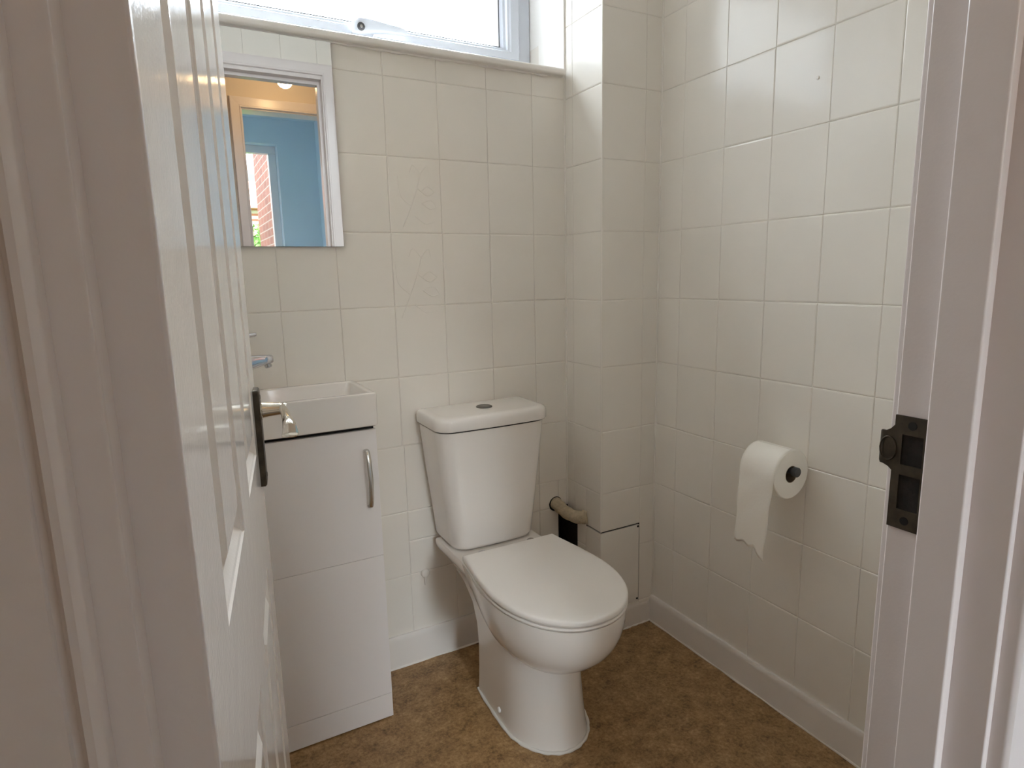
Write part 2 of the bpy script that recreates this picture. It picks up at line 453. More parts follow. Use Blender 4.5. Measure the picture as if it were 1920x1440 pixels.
# skirting: bevelled boards with slightly bowed sealant at the foot
def skirt_prof(h, t): return [(0, 0), (t, 0), (t, h - .014), (t - .0065, h), (0, h)]
def skirting(name, p0, p1, n, h=.092, t=.013):
    bm = new(); a, b, n = Vector(p0), Vector(p1), Vector(n)
    loft(bm, [[q + n * x + Vector((0, 0, z)) for x, z in skirt_prof(h, t)] for q in (a, b)])
    d = (b - a); k = 24
    tube(bm, [a + d * i / k + n * (t + .0005) + Vector((0, 0, .0015 + .001 * math.sin(i * 2.3))) for i in range(k + 1)], [.0028 + .0010 * math.sin(i * 1.7) for i in range(k + 1)], n=8)
    struct(name, bm, SKIRTPAINT, smooth=30)
skirting('baseboard_back', (XL, 0, 0), (0, 0, 0), (0, -1, 0), .100)
skirting('baseboard_right', (BX, YR, 0), (BX, BY, 0), (-1, 0, 0), .090)
skirting('baseboard_corner', (0, BY, 0), (BX, BY, 0), (0, -1, 0), .078, .004)
skirting('baseboard_left', (XL, YR, 0), (XL, 0, 0), (1, 0, 0), .090)

# ------------------------------------------------------------------ toilet window: sill board, frame, sash, pane, handle
bm = new()
box(bm, WX0 - .05, -.011, -.026, .20, WZ0 - .017, WZ0 + .003, r=.007, seg=3)
k = 60                                                              # wavy painted filler under the nosing
tube(bm, [(WX0 - .05 + (1.135) * i / k, -.0035, WZ0 - .017 + .0015 * math.sin(i * 1.9) + .001 * math.sin(i * .7)) for i in range(k + 1)], [.0045 + .001 * math.sin(i * 2.7) for i in range(k + 1)], n=8)
struct('trim_2', bm, SKIRTPAINT, smooth=35)

WY = .195
wroot = thing('window_1', (-.6, WY, WZ0), kind='structure')
bm = new()
fx0, fx1, fz0, fz1 = WX0, WX1 - .002, WZ0 + .003, WZ1
for a in ((fx1 - .045, fx1, fz0 + .076, fz1 - .045), (fx0, fx0 + .045, fz0 + .076, fz1 - .045), (fx0, fx1, fz0, fz0 + .076), (fx0, fx1, fz1 - .045, fz1)):
    box(bm, a[0], a[1], WY, WY + .07, a[2], a[3], r=.003)
finish('window_frame', bm, UPVC, wroot, 35)
bm = new()
sx0, sx1, sz0, sz1 = fx0 + .046, fx1 - .046, fz0 + .074, fz1 - .046
def sash_ring(i, y):
    a, b, c, d = sx0 + i, sx1 - i, sz0 + i * .72, sz1 - i
    return [(a, y, c), (b, y, c), (b, y, d), (a, y, d)]
loft(bm, [sash_ring(0, WY + .06), sash_ring(0, WY - .010), sash_ring(.003, WY - .014), sash_ring(.030, WY - .014), sash_ring(.034, WY - .010),
          sash_ring(.040, WY - .008), sash_ring(.043, WY + .001), sash_ring(.050, WY + .004), sash_ring(.058, WY + .016), sash_ring(.058, WY + .06), sash_ring(0, WY + .06)], False, False)
finish('window_sash', bm, UPVC, wroot, 25)
bm = new(); box(bm, sx0 + .05, sx1 - .05, WY + .018, WY + .022, sz0 + .03, sz1 - .05); finish('window_pane', bm, GLASS, wroot)
g = .0015                                                             # black gasket round the pane
bm = new()
loft(bm, [sash_ring(.0565, WY + .0145), sash_ring(.0605, WY + .0145), sash_ring(.0605, WY + .018), sash_ring(.0565, WY + .018), sash_ring(.0565, WY + .0145)], False, False)
finish('window_gasket', bm, BLACKPLASTIC, wroot)
# espagnolette handle lying along the bottom of the sash
hz = sz0 + .008
bm = new()
loft(bm, [[(-.560 + math.cos(a) * .030 * s, WY - .012 - h, hz + math.sin(a) * .016 * s) for a in [2 * math.pi * i / 24 for i in range(24)]] for s, h in ((1, 0), (1, .010), (.9, .014), (.8, .026), (.78, .032))])
rings = []
for x, zt, zb, y0, y1 in ((-.598, .006, -.012, .028, .040), (-.592, .018, -.016, .022, .048), (-.578, .027, -.018, .020, .054), (-.556, .028, -.014, .024, .054), (-.535, .026, -.008, .028, .054), (-.500, .022, -.004, .032, .053), (-.460, .019, -.002, .034, .051), (-.444, .015, -.001, .035, .049), (-.440, .012, .001, .036, .047)):
    zc, hh, yc, hy = hz + (zt + zb) / 2, (zt - zb) / 2, -(y0 + y1) / 2, (y1 - y0) / 2
    rings.append([(x, WY + .0 + yc + hy * math.copysign(abs(math.cos(a)) ** .6, math.cos(a)), zc + hh * math.copysign(abs(math.sin(a)) ** .6, math.sin(a))) for a in [2 * math.pi * i / 20 for i in range(20)]])
loft(bm, rings)
h_ = finish('window_handle', bm, UPVC, wroot, 40)
bm = new(); lathe(bm, [(.0105, 0), (.0105, .003), (.008, .0042), (.001, .0043)], (-.576, WY - .0535, hz + .000), (0, -1, -.15), 20)
o = finish('key_lock', bm, BLACKPLASTIC, h_, 40); o['label'] = 'black lock button'
bm = new(); lathe(bm, [(.0042, 0), (.0042, .0015), (.003, .002)], (-.576, WY - .0578, hz - .0006), (0, -1, -.15), 14)
finish('key_barrel', bm, CHROME, h_, 40)

# ------------------------------------------------------------------ door frame
froot = thing('trim_3', (-.8, YR, 0), kind='structure')
def jamb_set():
    bm = new()
    box(bm, DX0, -1.146, YH, YR, 0, DZ, r=.0012)
    box(bm, -1.147, -1.1284, YH, -1.339, 0, DZ, r=.0018)
    finish('jamb', bm, GLOSSPAINT, froot, 35)
    bm = new(); box(bm, -1.1340, -1.1066, -1.380, -1.339, 0, 2.018, r=.0022, seg=3); finish('door_stop', bm, GLOSSPAINT, froot, 40)
    bm = new(); box(bm, XR, DX1, YH, YR, 0, DZ, r=.0018, seg=3); finish('jamb', bm, GLOSSPAINT, froot, 35)
    bm = new(); box(bm, XR - .012, XR + .008, -1.377, -1.336, 0, 2.018, r=.0022, seg=3); finish('door_stop', bm, GLOSSPAINT, froot, 40)
    bm = new(); box(bm, -1.146, XR, YH, YR, 2.030, DZ, r=.0018); box(bm, -1.1284, XR, -1.379, -1.337, 2.016, 2.031, r=.002); finish('head_lining', bm, GLOSSPAINT, froot, 35)
jamb_set()
ARCH = [(0, 0), (0, .0115), (.0008, .0145), (.0030, .0170), (.0055, .0172), (.0068, .0160), (.0072, .0140), (.0095, .0140), (.0105, .0152), (.022, .0158), (.040, .0172), (.047, .0172), (.050, .0150), (.050, 0)]
def architrave(xa, xb, zt, yface, ny, width=.050, parent=froot, paint=GLOSSPAINT, thin=1.0):
    k = width / .050
    ARCH_ = [(t, h * thin) for t, h in ARCH]
    def leg(x, s):
        bm = new()
        loft(bm, [[(x + s * t * k, yface + ny * h, z + (t * k if z > .1 else 0)) for t, h in ARCH_] for z in (0.0, zt)])
        finish('architrave', bm, paint, parent, 28)
    leg(xa, -1); leg(xb, 1)
    bm = new()
    loft(bm, [[(x + s * t * k, yface + ny * h, zt + t * k) for t, h in ARCH_] for x, s in ((xa, -1), (xb, 1))])
    finish('architrave', bm, paint, parent, 28)
architrave(-1.1405, -.4310, 2.040, YH, -1)
architrave(-1.152, -.4335, 2.046, YR, 1, .046, thin=.5)

# strike plate let into the right jamb
sp = thing('strike_plate', (XR, -1.318, .885), 'tarnished dark bronze strike plate with two slots on the right door jamb', 'strike plate')
P0, P1 = -1.3345, -1.3000                                              # along y: by the stop / by the room edge
SZ = .885; SH = .124
bm = new()
def rectloop(y0, y1, z0, z1, x): return [(x, y0, z0), (x, y1, z0), (x, y1, z1), (x, y0, z1)]
Ys = [P0, -1.3300, -1.3085, P1]; Zs = [SZ, SZ + .022, SZ + .060, SZ + .0715, SZ + .104, SZ + SH]
for i in range(3):
    for j in range(5):
        if i == 1 and j in (1, 3): continue
        box(bm, XR - .0022, XR + .0005, Ys[i], Ys[i + 1], Zs[j], Zs[j + 1])
bmesh.ops.remove_doubles(bm, verts=bm.verts, dist=1e-5)
finish('plate', bm, BRONZE, sp)
bm = new()                                                            # curled lip that leads the latch in
rings = []
for t, dx, dy, z0, z1 in ((0, -.0022, -.001, SZ + .062, SZ + .114), (1, -.0024, .004, SZ + .066, SZ + .108), (2, -.0026, .009, SZ + .068, SZ + .105), (3, -.0012, .0135, SZ + .068, SZ + .105), (4, .0020, .0165, SZ + .070, SZ + .103)):
    rings.append([(XR + dx, P1 + dy, z0), (XR + dx, P1 + dy, z1), (XR + dx + .0024, P1 + dy - .0006, z1), (XR + dx + .0024, P1 + dy - .0006, z0)])
loft(bm, rings); finish('strike_lip', bm, BRONZE, sp, 50)
bm = new(); tube(bm, [(XR - .0030, P1 + .005 + .0085 * math.cos(a), SZ + .086 + .013 * math.sin(a)) for a in [2 * math.pi * i / 16 for i in range(17)]], .0009, n=8); finish('worn_ring', bm, BRONZE, sp, 50)
bm = new()
for z0, z1 in ((SZ + .022, SZ + .060), (SZ + .0715, SZ + .104)): box(bm, XR - .0004, XR + .0008, Ys[1], Ys[2], z0, z1)
finish('keep_recess', bm, SLOTSHADE, sp)  # near-black patches paint the shade inside the slots
for z in (SZ + .010, SZ + .1145):
    bm = new(); lathe(bm, [(.0045, -.0002), (.0045, .0007), (.0036, .0008), (.002, .0005)], (XR - .0020, -1.3180, z), (-1, 0, 0), 18); o = finish('screw', bm, BLACK, sp, 40)

# ------------------------------------------------------------------ open six-panel door
TH = math.radians(81.5); DL, DT, DH = .686, .035, 2.005
dO = Vector((-1.108, -1.309, .008)); dU = Vector((math.cos(TH), math.sin(TH), 0)); dN = Vector((math.sin(TH), -math.cos(TH), 0))
def D(s, p, z): return dO + dU * s + dN * p + Vector((0, 0, z))
droot = thing('door_1', dO, kind='structure')
bm = new()
sts = [(.105, .293), (.393, .581)]; zs = [(.20, .734), (.907, 1.55), (1.65, 1.88)]
S = [0, .105, .293, .393, .581, DL]; Z = [0, .20, .734, .907, 1.55, 1.65, 1.88, DH]
def quad(bm, pts):
    return bm.faces.new([bm.verts.new(p) for p in pts])
for i in range(5):
    for j in range(7):
        if i in (1, 3) and j in (1, 3, 5):
            s0, s1, z0, z1 = S[i], S[i + 1], Z[j], Z[j + 1]
            prev = None
            for ins, dep in ((0, 0), (.0015, -.0022), (.004, -.0034), (.0075, -.0062), (.011, -.0090), (.015, -.0095), (.018, -.0095), (.040, -.0002), (.042, 0)):
                ring = [bm.verts.new(D(a, dep, b)) for a, b in ((s0 + ins, z0 + ins), (s1 - ins, z0 + ins), (s1 - ins, z1 - ins), (s0 + ins, z1 - ins))]
                if prev:
                    for k in range(4): bm.faces.new((prev[k], prev[(k + 1) % 4], ring[(k + 1) % 4], ring[k]))
                prev = ring
            bm.faces.new(prev)
        else:
            quad(bm, [D(S[i], 0, Z[j]), D(S[i + 1], 0, Z[j]), D(S[i + 1], 0, Z[j + 1]), D(S[i], 0, Z[j + 1])])
e = .0015
for a, b in (((0, 0), (0, -DT)), ((0, -DT), (DL, -DT)), ((DL, -DT), (DL, 0))):
    quad(bm, [D(a[0], a[1], 0), D(b[0], b[1], 0), D(b[0], b[1], DH), D(a[0], a[1], DH)])
for z in (0, DH): quad(bm, [D(0, 0, z), D(DL, 0, z), D(DL, -DT, z), D(0, -DT, z)])
bmesh.ops.remove_doubles(bm, verts=bm.verts, dist=2e-5)
finish('door_leaf', bm, DOORPAINT, droot)
# handle set near the leading edge
def plateloop(sc_, p, z0, z1, hw, rad, n=6):
    out = []
    for cx, cz, a0 in ((sc_ + hw - rad, z0 + rad, -90), (sc_ + hw - rad, z1 - rad, 0), (sc_ - hw + rad, z1 - rad, 90), (sc_ - hw + rad, z0 + rad, 180)):
        for k in range(n + 1):
            a = math.radians(a0 + 90 * k / n); out.append(D(cx + rad * math.cos(a), p, cz + rad * math.sin(a)))
    return out
HS = .640; HZ = -.008
hroot_bm = new()
loft(hroot_bm, [plateloop(HS, 0, .853 + HZ, 1.003 + HZ, .020, .006), plateloop(HS, .0065, .853 + HZ, 1.003 + HZ, .020, .006), plateloop(HS, .0085, .855 + HZ, 1.001 + HZ, .018, .005), plateloop(HS, .0088, .857 + HZ, .999 + HZ, .016, .004)])
hp = finish('handle_plate', hroot_bm, BRONZE, droot, 40)
bm = new()
hz0 = .969 + HZ
lathe(bm, [(.0150, .0085), (.0150, .0100), (.0125, .0110), (.0108, .020), (.0094, .034), (.0090, .043), (.0080, .046)], D(HS, 0, hz0), dN, 24)
rings = []
for s, p, hz_, hh, hw in ((HS + .010, .038, hz0, .004, .004), (HS + .006, .0395, hz0, .0085, .0065), (HS - .012, .041, hz0, .0092, .0060), (HS - .045, .044, hz0, .0088, .0064), (HS - .078, .047, hz0 - .003, .0085, .0080), (HS - .098, .0485, hz0 - .005, .0085, .0092), (HS - .106, .049, hz0 - .009, .0085, .0098), (HS - .109, .049, hz0 - .0160, .0032, .0112), (HS - .113, .049, hz0 - .0172, .0026, .0112), (HS - .1145, .049, hz0 - .0172, .0012, .008)):
    rings.append([D(s, p + hw * math.cos(a), hz_ + hh * math.sin(a)) for a in [2 * math.pi * k / 18 for k in range(18)]])
loft(bm, rings)
o = finish('lever', bm, BRASS, droot, 45); o['label'] = 'polished brass lever'
for z in (.868 + HZ, .990 + HZ):
    bm = new(); lathe(bm, [(.004, .0085), (.004, .0094), (.0025, .0098)], D(HS, 0, z), dN, 14); finish('screw', bm, BRONZE, hp, 40)
bm = new()
loft(bm, [[D(DL - .0002 + dx, -DT / 2 + y, z) for y, z in ((-.010, .87), (.010, .87), (.010, 1.02), (-.010, 1.02))] for dx in (0, .0015)]); finish('lock_faceplate', bm, BRONZE, droot)

# ------------------------------------------------------------------ mirror
mr_ = thing('wall_mirror', (-.90, 0, 1.247), 'frameless rectangular mirror hung on the tiles under the window, reflecting a doorway', 'mirror')
bm = new(); box(bm, -1.10, -.6995, -.0095, -.0085, 1.247, 1.7415); finish('mirror_glass', bm, MIRROR, mr_)
bm = new(); box(bm, -1.10, -.6995, -.0085, -.0010, 1.247, 1.7415); finish('mirror_backing', bm, BLACKPLASTIC, mr_)

# ------------------------------------------------------------------ vanity cabinet, basin, tap
cab = thing('vanity_cabinet', (-.90, -.1, 0), 'narrow white slab-fronted cabinet under the small basin, with one curved metal pull', 'cabinet')
CX0, CX1, CY, CZ = -1.098, -.699, -.206, .806
bm = new(); box(bm, CX0, CX1, CY + .018, -.001 - .0125, .0, CZ - .008, r=.0008); finish('carcass', bm, CABINET, cab)
bm = new(); box(bm, CX0, CX1, CY + .001, CY + .0175, .004, .072, r=.0008); finish('plinth', bm, CABINET, cab)
bm = new(); box(bm, CX0, CX1, CY, CY + .0175, .0735, .4655, r=.0013); finish('lower_panel', bm, CABINET, cab, 40)
bm = new(); box(bm, CX0, CX1, CY, CY + .0175, .4662, CZ - .008, r=.0013); cd_ = finish('door', bm, CABINET, cab, 40)
bm = new()
pts = [(-.728, CY + .001, .748), (-.728, CY - .012, .7475), (-.7275, CY - .020, .730), (-.7270, CY - .025, .700), (-.7265, CY - .027, .675), (-.7265, CY - .025, .650), (-.7265, CY - .020, .622), (-.727, CY - .012, .6045), (-.727, CY + .001, .604)]
tube(bm, smooth_path(pts, 5), .0048, n=14, flat=(1.25, .6)); o = finish('handle', bm, STEEL, cd_, 50); o['label'] = 'curved brushed steel pull handle'
bm = new(); box(bm, CX0 + .004, CX1 - .004, CY + .010, -.014, CZ - .0085, CZ + .0035); o = finish('shadow_gap', bm, BLACK, cab); o.name = 'cabinet_shadow_strip'  # black strip paints the shadow gap under the basin

bs = thing('wash_basin', (-.90, -.11, CZ), 'small white rectangular ceramic wash basin on top of the narrow cabinet', 'basin')
bm = new()
X0, X1, Y0, Y1, B0, B1 = -1.102, -.696, -.222, -.0015, CZ + .003, .891
def rr_loop(i, z, r, n=5):
    out = []; x0, x1, y0, y1 = X0 + i, X1 - i, Y0 + i, Y1 - i
    for cx, cy, a0 in ((x1 - r, y0 + r, -90), (x1 - r, y1 - r, 0), (x0 + r, y1 - r, 90), (x0 + r, y0 + r, 180)):
        for k in range(n + 1):
            a = math.radians(a0 + 90 * k / n); out.append((cx + r * math.cos(a), cy + r * math.sin(a), z))
    return out
loft(bm, [rr_loop(.004, B0, .008), rr_loop(.001, B0 + .002, .008), rr_loop(0, B0 + .006, .008), rr_loop(0, B1 - .004, .007), rr_loop(.0012, B1 - .001, .006), rr_loop(.004, B1, .005),
          rr_loop(.0115, B1, .006), rr_loop(.0140, B1 - .001, .007), rr_loop(.0155, B1 - .004, .008), rr_loop(.024, B1 - .052, .022), rr_loop(.036, B1 - .062, .030)])
finish('bowl', bm, CERAMIC, bs, 40)
bm = new(); lathe(bm, [(.020, 0), (.020, .002), (.016, .003), (.006, .002)], (-.86, -.11, B1 - .062), (0, 0, 1), 24); finish('waste', bm, CHROME, bs, 40)
bm = new(); box(bm, X0 + .004, X0 + .075, Y0 + .004, Y1 - .004, B1 - .05, B1 - .0005, r=.004); finish('tap_ledge', bm, CERAMIC, bs, 40)

tp = thing('basin_tap', (-1.055, -.11, B1), 'chrome basin mixer tap whose spout shows past the door edge', 'tap')
TX, TY = -1.060, -.110
bm = new(); lathe(bm, [(.026, 0), (.026, .004), (.021, .008), (.0205, .105), (.018, .118), (.008, .122)], (TX, TY, B1 - .0005), (0, 0, 1), 28); finish('body', bm, CHROME, tp, 40)
bm = new()
rings = []
for x, zt, zb, hw in ((TX + .008, .996, .940, .015), (TX + .060, .993, .944, .014), (TX + .105, .991, .959, .013), (TX + .130, .990, .966, .0125), (TX + .146, .989, .970, .012), (TX + .149, .986, .973, .010)):
    zc, hh = (zt + zb) / 2, (zt - zb) / 2
    rings.append([(x, TY + hw * math.copysign(abs(math.cos(a)) ** .5, math.cos(a)), zc + hh * math.copysign(abs(math.sin(a)) ** .5, math.sin(a))) for a in [2 * math.pi * k / 24 for k in range(24)]])
loft(bm, rings); finish('spout', bm, CHROME, tp, 45)
bm = new(); lathe(bm, [(.0085, 0), (.0085, .012), (.007, .014)], (TX + .134, TY, .973), (.35, 0, -1), 20); finish('aerator', bm, CHROME, tp, 40)
bm = new()
loft(bm, [[(x, TY + hw * math.cos(a), z + hh * math.sin(a)) for a in [2 * math.pi * k / 16 for k in range(16)]] for x, z, hw, hh in ((TX - .014, 1.022, .012, .008), (TX + .01, 1.026, .012, .009), (TX + .06, 1.034, .008, .006), (TX + .112, 1.039, .007, .0052), (TX + .117, 1.0395, .005, .004))])
lathe(bm, [(.017, 0), (.017, .018), (.012, .022)], (TX, TY, 1.008), (0, 0, 1), 24)
finish('lever', bm, CHROME, tp, 45)

# ------------------------------------------------------------------ close-coupled toilet
XC = -.352
wc = thing('toilet', (XC, -.3, 0), 'white close-coupled toilet with its lid down, standing on the brown vinyl', 'toilet')
def egg(z, hw, yf, yb, hwb=None, ymid=None, n=40, e=2.0):
    """Closed outline: rounded nose towards -y, sides tapering to half-width hwb at the straight back edge yb."""
    hwb = hw if hwb is None else hwb
    ymid = (yf + yb) / 2 if ymid is None else ymid
    L = []
    for k in range(n + 1):                                              # nose from the right side round to the left
        a = math.pi * k / n
        c, s = math.cos(a), math.sin(a)
        L.append((XC + hw * math.copysign(abs(c) ** (2 / e), c), ymid + (yf - ymid) * abs(s) ** (2 / e), z))
    m = 10
    for k in range(1, m + 1):                                           # left side back to the rear
        t = k / m; w = hw + (hwb - hw) * (t * t * (3 - 2 * t) * .5 + t * t * .5)
        L.append((XC - w, ymid + (yb - ymid) * t, z))
    for k in range(m, 0, -1):
        t = k / m; w = hw + (hwb - hw) * (t * t * (3 - 2 * t) * .5 + t * t * .5)
        L.append((XC + w, ymid + (yb - ymid) * t, z))
    return L
def shrink(loop, d):
    c = Vector((XC, -.44, 0)); out = []
    for p in loop:
        v = Vector(p); r = Vector((v.x - c.x, v.y - c.y, 0)); l = max(r.length, 1e-6)
        out.append((v.x - r.x / l * d, v.y - r.y / l * d, v.z))
    return out
# pedestal, waist and the shelf that carries the cistern
bm = new()
prof = [  # z, half-width, front y, back y, half-width at back, widest y
    (0.000, .1095, -.545, -.222, .102, -.400), (.006, .1085, -.543, -.222, .101, -.400), (.030, .1055, -.538, -.222, .099, -.395), (.080, .103, -.532, -.222, .097, -.390), (.140, .1005, -.525, -.220, .095, -.385),
    (.200, .0985, -.518, -.208, .093, -.380), (.250, .0975, -.505, -.180, .092, -.370), (.290, .100, -.490, -.135, .096, -.340), (.325, .110, -.480, -.085, .106, -.300), (.350, .124, -.465, -.050, .122, -.280), (.368, .1355, -.460, -.032, .1345, -.270), (.380, .1385, -.459, -.028, .138, -.270), (.390, .1385, -.458, -.028, .138, -.270), (.3955, .1365, -.455, -.031, .136, -.270)]
loft(bm, [egg(*p) for p in prof]); finish('pedestal', bm, CERAMIC, wc, 50)
# bowl
bm = new(); rings = []
for t in (0, .03, .10, .2, .32, .45, .58, .70, .80, .88, .94, .98):
    z = .3965 - .193 * t
    s = (1 - t ** 2.3) ** .5
    back = -.215 - .10 * t
    rings.append(egg(z, .1665 * (.10 + .90 * s), -.425 - (.2425) * (.06 + .94 * s) + .0, max(-.225 - .16 * t, -.40), .140 * (.15 + .85 * s), -.425, e=2.15))
loft(bm, rings[::-1]); finish('bowl', bm, CERAMIC, wc, 60)
# seat and lid
bm = new()
b = egg(.3985, .1663, -.6701, -.238, .1420, -.445, e=2.12)
def lift(l, z): return [(p[0], p[1], z) for p in l]
loft(bm, [shrink(lift(b, .3955), .020), shrink(lift(b, .3990), .0150), shrink(lift(b, .3996), .0022), shrink(lift(b, .4008), .0006), lift(b, .4045), shrink(lift(b, .4060), .0012), shrink(lift(b, .4064), .003), shrink(lift(b, .4066), .022)]); finish('seat_ring', bm, SEATPLASTIC, wc, 50)
bm = new()
b = egg(.41, .1668, -.6708, -.236, .1425, -.445, e=2.12)
loft(bm, [shrink(lift(b, .4060), .026), shrink(lift(b, .4060), .0170), shrink(lift(b, .4100), .0165), shrink(lift(b, .4103), .0020), shrink(lift(b, .4115), .0004), lift(b, .4160), shrink(lift(b, .4205), .0008), shrink(lift(b, .4235), .0028), shrink(lift(b, .4250), .0070), shrink(lift(b, .4258), .020), shrink(lift(b, .4265), .080)]); finish('lid', bm, SEATPLASTIC, wc, 60)
for x in (XC - .078, XC + .078):
    bm = new(); lathe(bm, [(.012, 0), (.012, .018), (.010, .020)], (x, -.224, .396), (0, 0, 1), 18); finish('hinge', bm, CHROME, wc, 40)
# cistern, tapered to its foot
def rrect(z, x0, x1, y0, y1, r, n=7, bulge=0.0):
    out = []; m = 8
    for cx, cy, a0, rr_ in ((x1 - r, y0 + r, -90, r), (x1 - .006, y1 - .006, 0, .006), (x0 + .006, y1 - .006, 90, .006), (x0 + r, y0 + r, 180, r)):
        for k in range(n + 1):
            a = math.radians(a0 + 90 * k / n); out.append((cx + rr_ * math.cos(a), cy + rr_ * math.sin(a), z))
    for k in range(1, m):                                                # bowed front edge
        t = k / m; out.append((x0 + r + (x1 - x0 - 2 * r) * t, y0 - bulge * math.sin(math.pi * t), z))
    return out
ci = new(); R = []
for z, hw, yf in ((.3985, .122, -.160), (.402, .1265, -.166), (.410, .130, -.169), (.500, .1405, -.1725), (.620, .1545, -.1765), (.735, .1665, -.180), (.7475, .1675, -.1805)):
    R.append(rrect(z, XC - hw, XC + hw, yf, -.012, .045, bulge=.004))
loft(ci, R); cis = finish('cistern', ci, CERAMIC, wc, 50)
bm = new(); R = []
for z, i in ((.7515, .007), (.7530, .002), (.7560, .0), (.777, .0), (.7835, .0015), (.788, .005), (.7905, .011), (.7915, .022)):
    R.append(rrect(z, XC - .1745 + i, XC + .1745 - i, -.190 + i, -.009 - i * .5, .045 - i * .6, bulge=.004))
loft(bm, R); lid_ = finish('cistern_lid', bm, CERAMIC, wc, 60)
bm = new(); lathe(bm, [(.0235, -.002), (.0235, .002), (.0215, .0035), (.0195, .0028), (.018, .0030), (.002, .0034)], (XC + .002, -.098, .7912), (0, 0, 1), 32); o = finish('flush_button', bm, BUTTON, lid_, 40); o['label'] = 'round grey metal flush button'
bm = new(); R = []
for z, i in ((.7470, .0028), (.7520, .0028)): R.append(rrect(z, XC - .1675 + i, XC + .1675 - i, -.1800 + i, -.014, .042, bulge=.004))
loft(bm, R); o = finish('lid_joint', bm, BLACK, cis)
bm = new(); lathe(bm, [(.060, 0), (.060, .004)], (XC, -.1, .3955), (0, 0, 1), 24); finish('cistern_gasket', bm, BLACKPLASTIC, wc)
# sealant bead round the foot, screw caps
bm = new(); foot = egg(.002, .111, -.547, -.222, .1035, -.400)
tube(bm, [(p[0], p[1], .0028 + .0005 * math.sin(i * 1.3)) for i, p in enumerate(foot)] + [foot[0]], [.0042 + .0008 * math.sin(i * 1.9) for i in range(len(foot) + 1)], n=10); o = finish('sealant_bead', bm, SEALANT, wc, 60); o['label'] = 'white sealant bead round the foot'
for s in (-1, 1):
    bm = new(); lathe(bm, [(.0075, -.004), (.0075, .003), (.006, .0055), (.002, .0065)], (XC + s * .1045, -.360, .030), (s, 0, .12), 18); finish('screw_cap', bm, SEALANT, wc, 50)

# ------------------------------------------------------------------ behind the toilet: pipe elbow, painted stub, access panel
bm = new()
pts = smooth_path([(-.046, .060, .407), (-.047, .004, .406), (-.046, -.020, .401), (-.038, -.052, .388), (-.022, -.084, .381), (.004, -.112, .384)], 6)
tube(bm, pts, [.0205 + .0010 * math.sin(i * 1.1) for i in range(len(pts))], n=18)
pp = tag(finish('waste_pipe', bm, LAGGING, None, 60), 'rough beige lagged pipe elbow running from the back wall into the boxing', 'pipe')
bm = new(); lathe(bm, [(.0230, 0), (.0230, .010), (.0205, .011)], (-.001, -.106, .3835), (-.72, .69, -.05), 18); finish('pipe_collar', bm, LAGGING, pp, 50)
bm = new(); lathe(bm, [(.0135, -.001), (.0135, .006), (.011, .010), (.004, .012)], (-.519, 0, .279), (0, -1, 0), 20)
tube(bm, [(-.519, -.004, .270), (-.5195, -.003, .255), (-.520, -.0015, .240)], [.006, .004, .002], n=8)
tag(finish('pipe_stub', bm, TILE, None, 50), 'small round painted-over pipe stub on the tiles left of the toilet', 'pipe stub')

pn = thing('access_panel', (.08, BY, PZ0), 'plain tiled access panel with black gaps at the foot of the corner boxing', 'access panel')
G = .0028
bm = new()
L = [(PYE, 0), (BY, 0)]
loft(bm, [[(0.0002, PYE - .0003, z), (0.0002, BY + .0006, z), (.0008, BY, z), (PXE - G, BY, z), (PXE - G, BY + .006, z), (.006, BY + .006, z), (.006, PYE - .0003, z)] for z in (PZ0 + .0012, PZ1 - .0042)])
finish('panel_board', bm, TILE, pn)
for z in (PZ1 - .010, PZ0 + .011):
    bm = new(); lathe(bm, [(.0035, -.001), (.0035, .0012), (.0022, .0018)], (PXE - .0075, BY, z), (0, -1, 0), 14); finish('screw', bm, BLACK, pn, 40)

# ------------------------------------------------------------------ toilet roll and holder on the right wall
RX, RY0, RY1, RZ, RR, RH = BX - .066, -.742, -.640, .680, .0605, .0205
AX, AZ = RX + .002, RZ + RH - .0125
hd = thing('toilet_roll_holder', (BX, -.62, AZ), 'dark grey toilet roll holder arm fixed to the right tiled wall', 'holder')
bm = new(); lathe(bm, [(.0215, 0), (.0215, .005), (.018, .008), (.008, .009)], (BX - .0005, -.612, AZ), (-1, 0, 0), 28); finish('wall_rose', bm, BLACKPLASTIC, hd, 40)
bm = new(); tube(bm, smooth_path([(BX - .006, -.612, AZ), (AX + .022, -.612, AZ), (AX + .006, -.6135, AZ), (AX, -.622, AZ), (AX, -.66, AZ), (AX, RY0 - .010, AZ)], 6), .0075, n=16); finish('arm', bm, BLACKPLASTIC, hd, 50)
bm = new(); lathe(bm, [(.0075, 0), (.0115, .001), (.0120, .003), (.0120, .011), (.0105, .0125), (.002, .0128)], (AX, RY0 - .003, AZ), (0, -1, 0), 24); o = finish('end_knob', bm, BLACKPLASTIC, hd, 40)

